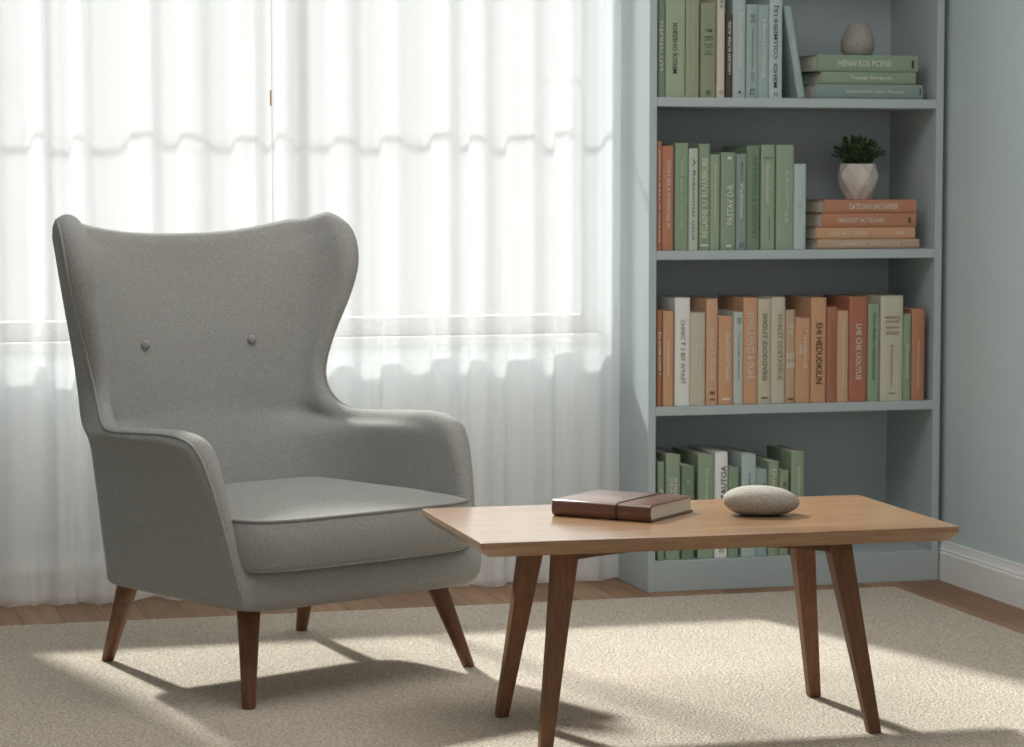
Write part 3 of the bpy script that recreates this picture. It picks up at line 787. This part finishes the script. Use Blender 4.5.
for (z, px, py, th, qy, qz, cx, cy) in rows:
    fl0 = max(0.0, min(1.0, (z - .58) / .25))
    outer.append(sheet_row((0, qy), (.331, corner_y(qz)), (px, py), .45, qz, z, .085))
    flare = max(0.0, min(1.0, (z - .60) / .22))
    ox, oy = (1.0, 0.0) if flare == 0 else Vector((1 - .17 * flare, .55 * flare)).normalized()
    ip = (px - th * ox, py - th * oy)
    bt = .058 + .012 * max(0, 1 - abs(z - .75) / .3)
    wv = max(0.0, min(1.0, (z - .545) / .05))
    icx = min(cx - .022 - .03 * fl0, ip[0] - .035 * wv) if wv > 0 else cx - .022
    inner.append(sheet_row((0, qy - bt), (icx, cy - bt + .02 + .012 * fl0), ip, .62 + .2 * fl0, qz, z))
NR = len(rows)
def mirror(row): return [Vector((-p.x, p.y, p.z)) for p in reversed(row)][:-1] + row
IN = [mirror(r) for r in inner]; OU = [mirror(r) for r in outer]
W = len(IN[0])
bm = bmesh.new()
vi = [[bm.verts.new(p) for p in r] for r in IN]; vo = [[bm.verts.new(p) for p in r] for r in OU]
for g, flip in ((vi, False), (vo, True)):
    for i in range(NR - 1):
        for j in range(W - 1):
            q = (g[i][j], g[i][j + 1], g[i + 1][j + 1], g[i + 1][j])
            bm.faces.new(q if not flip else tuple(reversed(q)))
# closed border: left front bottom -> up -> along the top -> down the right front -> along the bottom
border = [(i, 0) for i in range(NR)] + [(NR - 1, j) for j in range(1, W)] + [(i, W - 1) for i in range(NR - 2, -1, -1)] + [(0, j) for j in range(W - 2, 0, -1)]
nb_ = len(border)
NS = 8
mids = []
cen = [(IN[i][j] + OU[i][j]) / 2 for i, j in border]
outd = [(OU[i][j] - IN[i][j]) for i, j in border]
bul = []
for k in range(nb_):
    t = (cen[(k + 2) % nb_] - cen[k - 2]).normalized()
    o_ = outd[k].normalized()
    mvec = t.cross(o_)
    bul.append(mvec.normalized())
if bul[NR - 1 + W // 2].z < 0: bul = [-v for v in bul]   # the middle of the top edge bulges upward
for _ in range(3):
    bul = [(bul[k - 1] + bul[k] * 2 + bul[(k + 1) % nb_]).normalized() for k in range(nb_)]
RIM = []
for s in range(1, NS):
    a = PI * s / NS
    loop = []
    for k in range(nb_):
        i, j = border[k]
        base = IN[i][j].lerp(OU[i][j], .5 * (1 - math.cos(a)))
        th = outd[k].length
        hgt = th * .5 * (1.0 if not (i == 0 and 0 < j < W - 1) else .25)
        loop.append(base + bul[k] * hgt * math.sin(a))
    RIM.append(loop)
vr = [[bm.verts.new(p) for p in lp] for lp in RIM]
chain = [[vi[i][j] for i, j in border]] + vr + [[vo[i][j] for i, j in border]]
for a, b in zip(chain, chain[1:]):
    for k in range(nb_):
        k2 = (k + 1) % nb_
        bm.faces.new((a[k], a[k2], b[k2], b[k]))
bmesh.ops.recalc_face_normals(bm, faces=bm.faces)
# seat base with the front rail, merged into the same upholstered body
def rbox(bm, x, y0, y1, z0, z1, r, ex=7, bow=0.0, taper=0.0, xo=0.0):
    rings = []
    cy = (y0 + y1) / 2; hy_ = (y1 - y0) / 2
    for k in range(-6, 7):
        a = k / 6.0 * PI / 2
        zc = (z0 + z1) / 2 + (math.sin(a)) * ((z1 - z0) / 2 - r) if False else None
        s = math.sin(a); c = math.cos(a)
        if s < 0: zz = z0 + r + s * r
        else: zz = z1 - r + s * r
        inset = r * (1 - c)
        tp = 1 - taper * (1 - (zz - z0) / (z1 - z0))
        ring = []
        for q in range(64):
            u, v = sup(2 * PI * q / 64, ex)
            xx = u * (x - inset) * tp; yy = cy + v * (hy_ - inset)
            if v < 0: yy -= bow * (1 - u * u)
            ring.append((xx + xo, yy, zz))
        rings.append(ring)
    loft(bm, rings)
rbox(bm, .354, -.357, .225, .203, .300, .036, 9, .008, .03, .021)
body = obj('upholstered_body', bm, M['fabric'], ch, True)
m = body.modifiers.new('rem', 'REMESH'); m.mode = 'VOXEL'; m.voxel_size = .0065; m.use_smooth_shade = True
m = body.modifiers.new('smo', 'SMOOTH'); m.factor = .5; m.iterations = 10

# welt piping along the outer edge of wings and arms
lp = RIM[5]
for side in (0, 1):
    idx = list(range(1, NR - 1)) if side == 0 else list(range(NR + W - 1, NR + W - 1 + NR - 3))
    extra = [NR - 1 + q for q in range(0, 5)] if side == 0 else []
    ids = (idx + extra) if side == 0 else ([NR + W - 2 - q for q in range(4, -1, -1)] + idx)
    pts = [lp[k] + outd[k].normalized() * .0005 - bul[k] * .001 for k in ids if 0 <= k < nb_]
    for _ in range(2):
        pts = [pts[0]] + [(pts[q - 1] + pts[q] * 2 + pts[q + 1]) / 4 for q in range(1, len(pts) - 1)] + [pts[-1]]
    bm = bmesh.new(); tube(bm, pts, .0036, 8)
    obj('piping', bm, M['fabric_pipe'], ch, True)

# buttons on the inner back
def back_point(x, z):
    best = None
    for r in inner:
        for p in r:
            d = (p.x - abs(x)) ** 2 + (p.z - z) ** 2
            if best is None or d < best[0]: best = (d, p)
    return best[1].y
for sx in (-1, 1):
    x = .150 * sx; z = .738; y = back_point(x, z)
    bm = bmesh.new()
    revolve(bm, [(.001, .0085), (.006, .0080), (.0102, .0052), (.0118, 0), (.010, -.004)], 24)
    o = obj('button', bm, M['fabric'], ch, True, (x, y - .001, z)); o.rotation_euler = (PI / 2 + .2, 0, 0)

# seat cushion
bm = bmesh.new()
rings = []
cyc, hyc, hxc = -.092, .292, .322
NQ = 96
prof = [(-1.0, .060), (-.99, .030), (-.94, .014), (-.84, .005), (-.65, 0), (0, -.004), (.80, 0), (.95, .004), (1.0, .014)]
z0, z1 = .291, .404
def cring(zf, ins, zadd=0.0):
    r = []
    for q in range(NQ):
        u, v = sup(2 * PI * q / NQ, 7)
        hw = hxc - ins
        if v > -.55: hw -= .012 * min(1, (v + .55) / .25)
        xx = u * hw
        yy = cyc + v * (hyc - ins)
        if v < 0: yy -= .014 * (1 - u * u)
        r.append((xx, yy, (z0 + z1) / 2 + zf * (z1 - z0) / 2 + zadd))
    return r
for zf, ins in prof: rings.append(cring(zf, ins))
for s, h in ((.90, .006), (.78, .015), (.6, .024), (.4, .030), (.2, .033), (.05, .034)):
    base = cring(1.0, .014)
    rings.append([(p[0] * s, cyc + (p[1] - cyc) * s, p[2] + h) for p in base])
loft(bm, rings)
cu = obj('seat_cushion', bm, M['fabric'], ch, True)
for zf, ins in ((.97, .003), (-.90, .008)):
    bm = bmesh.new(); tube(bm, cring(zf, ins), .0034, 8, True); obj('piping', bm, M['fabric_pipe'], cu, True)

# legs: tapered and splayed
LEG = [((-.290, -.318), (-.222, -.225)), ((.372, -.258), (.318, -.185)), ((-.214, .352), (-.243, .205)), ((.372, .385), (.292, .235))]
for (b0, t0) in LEG:
    bm = bmesh.new(); rings = []
    b = Vector((b0[0], b0[1], 0)); t = Vector((t0[0], t0[1], .222))
    for f_, r in ((0, .0125), (.01, .0145), (.3, .0178), (.7, .0232), (1, .0275)):
        c = b.lerp(t, f_)
        rings.append([(c.x + r * math.cos(2 * PI * k / 20), c.y + r * math.sin(2 * PI * k / 20), c.z) for k in range(20)])
    loft(bm, rings); obj('leg', bm, M['cleg'], ch, True)

# ------------------------------------------------------------------ light
w = bpy.data.worlds.new('sky'); sc.world = w; w.use_nodes = True
bg = w.node_tree.nodes['Background']; bg.inputs[0].default_value = (1.0, 0.995, 0.985, 1); bg.inputs[1].default_value = 0.72
def area(name, loc, rot, sx, sy, power, col):
    l = bpy.data.lights.new(name, 'AREA'); l.shape = 'RECTANGLE'; l.size = sx; l.size_y = sy; l.energy = power; l.color = col
    o = bpy.data.objects.new(name, l); COL.objects.link(o); o.location = loc; o.rotation_euler = rot
    return o
sun = bpy.data.lights.new('sun', 'SUN'); sun.energy = 16.5; sun.angle = math.radians(3.6); sun.color = (1.0, .985, .95)
so = bpy.data.objects.new('sun', sun); COL.objects.link(so)
az, el = math.radians(15), math.radians(39)
dirv = Vector((math.sin(az) * math.cos(el), -math.cos(az) * math.cos(el), -math.sin(el)))
so.rotation_euler = dirv.to_track_quat('-Z', 'Y').to_euler(); so.location = (1.0, 9.0, 4.0)
# added fill light behind the camera, brightening surfaces that face it
area('front_fill', (0.6, -0.9, 1.5), (math.radians(86), 0, math.radians(-6)), 3.4, 2.0, 9.0, (1.0, .97, .93))
# added overhead fill, unseen above the frame, so shelf niches stay dimmer
area('overhead_fill', (1.4, 4.9, 2.56), (0, 0, 0), 2.2, 1.4, 34.0, (1.0, .98, .955))

# ------------------------------------------------------------------ camera
cam = bpy.data.cameras.new('camera'); co = bpy.data.objects.new('camera', cam); COL.objects.link(co)
co.location = (0, 0, 1.12); co.rotation_euler = (math.radians(90 - 4.25), 0, math.radians(-15.3))
cam.sensor_width = 36; cam.lens = 2600 / 1024 * 36; cam.clip_start = .05
cam.dof.use_dof = True; cam.dof.focus_distance = 5.4; cam.dof.aperture_fstop = 9
sc.camera = co
sc.view_settings.view_transform = 'Standard'; sc.view_settings.look = 'None'; sc.view_settings.gamma = 1.0
sc.view_settings.use_curve_mapping = False; sc.view_settings.exposure = 0.0
sc.cycles.max_bounces = 12; sc.cycles.transparent_max_bounces = 16; sc.cycles.diffuse_bounces = 6
sc.cycles.use_denoising = True
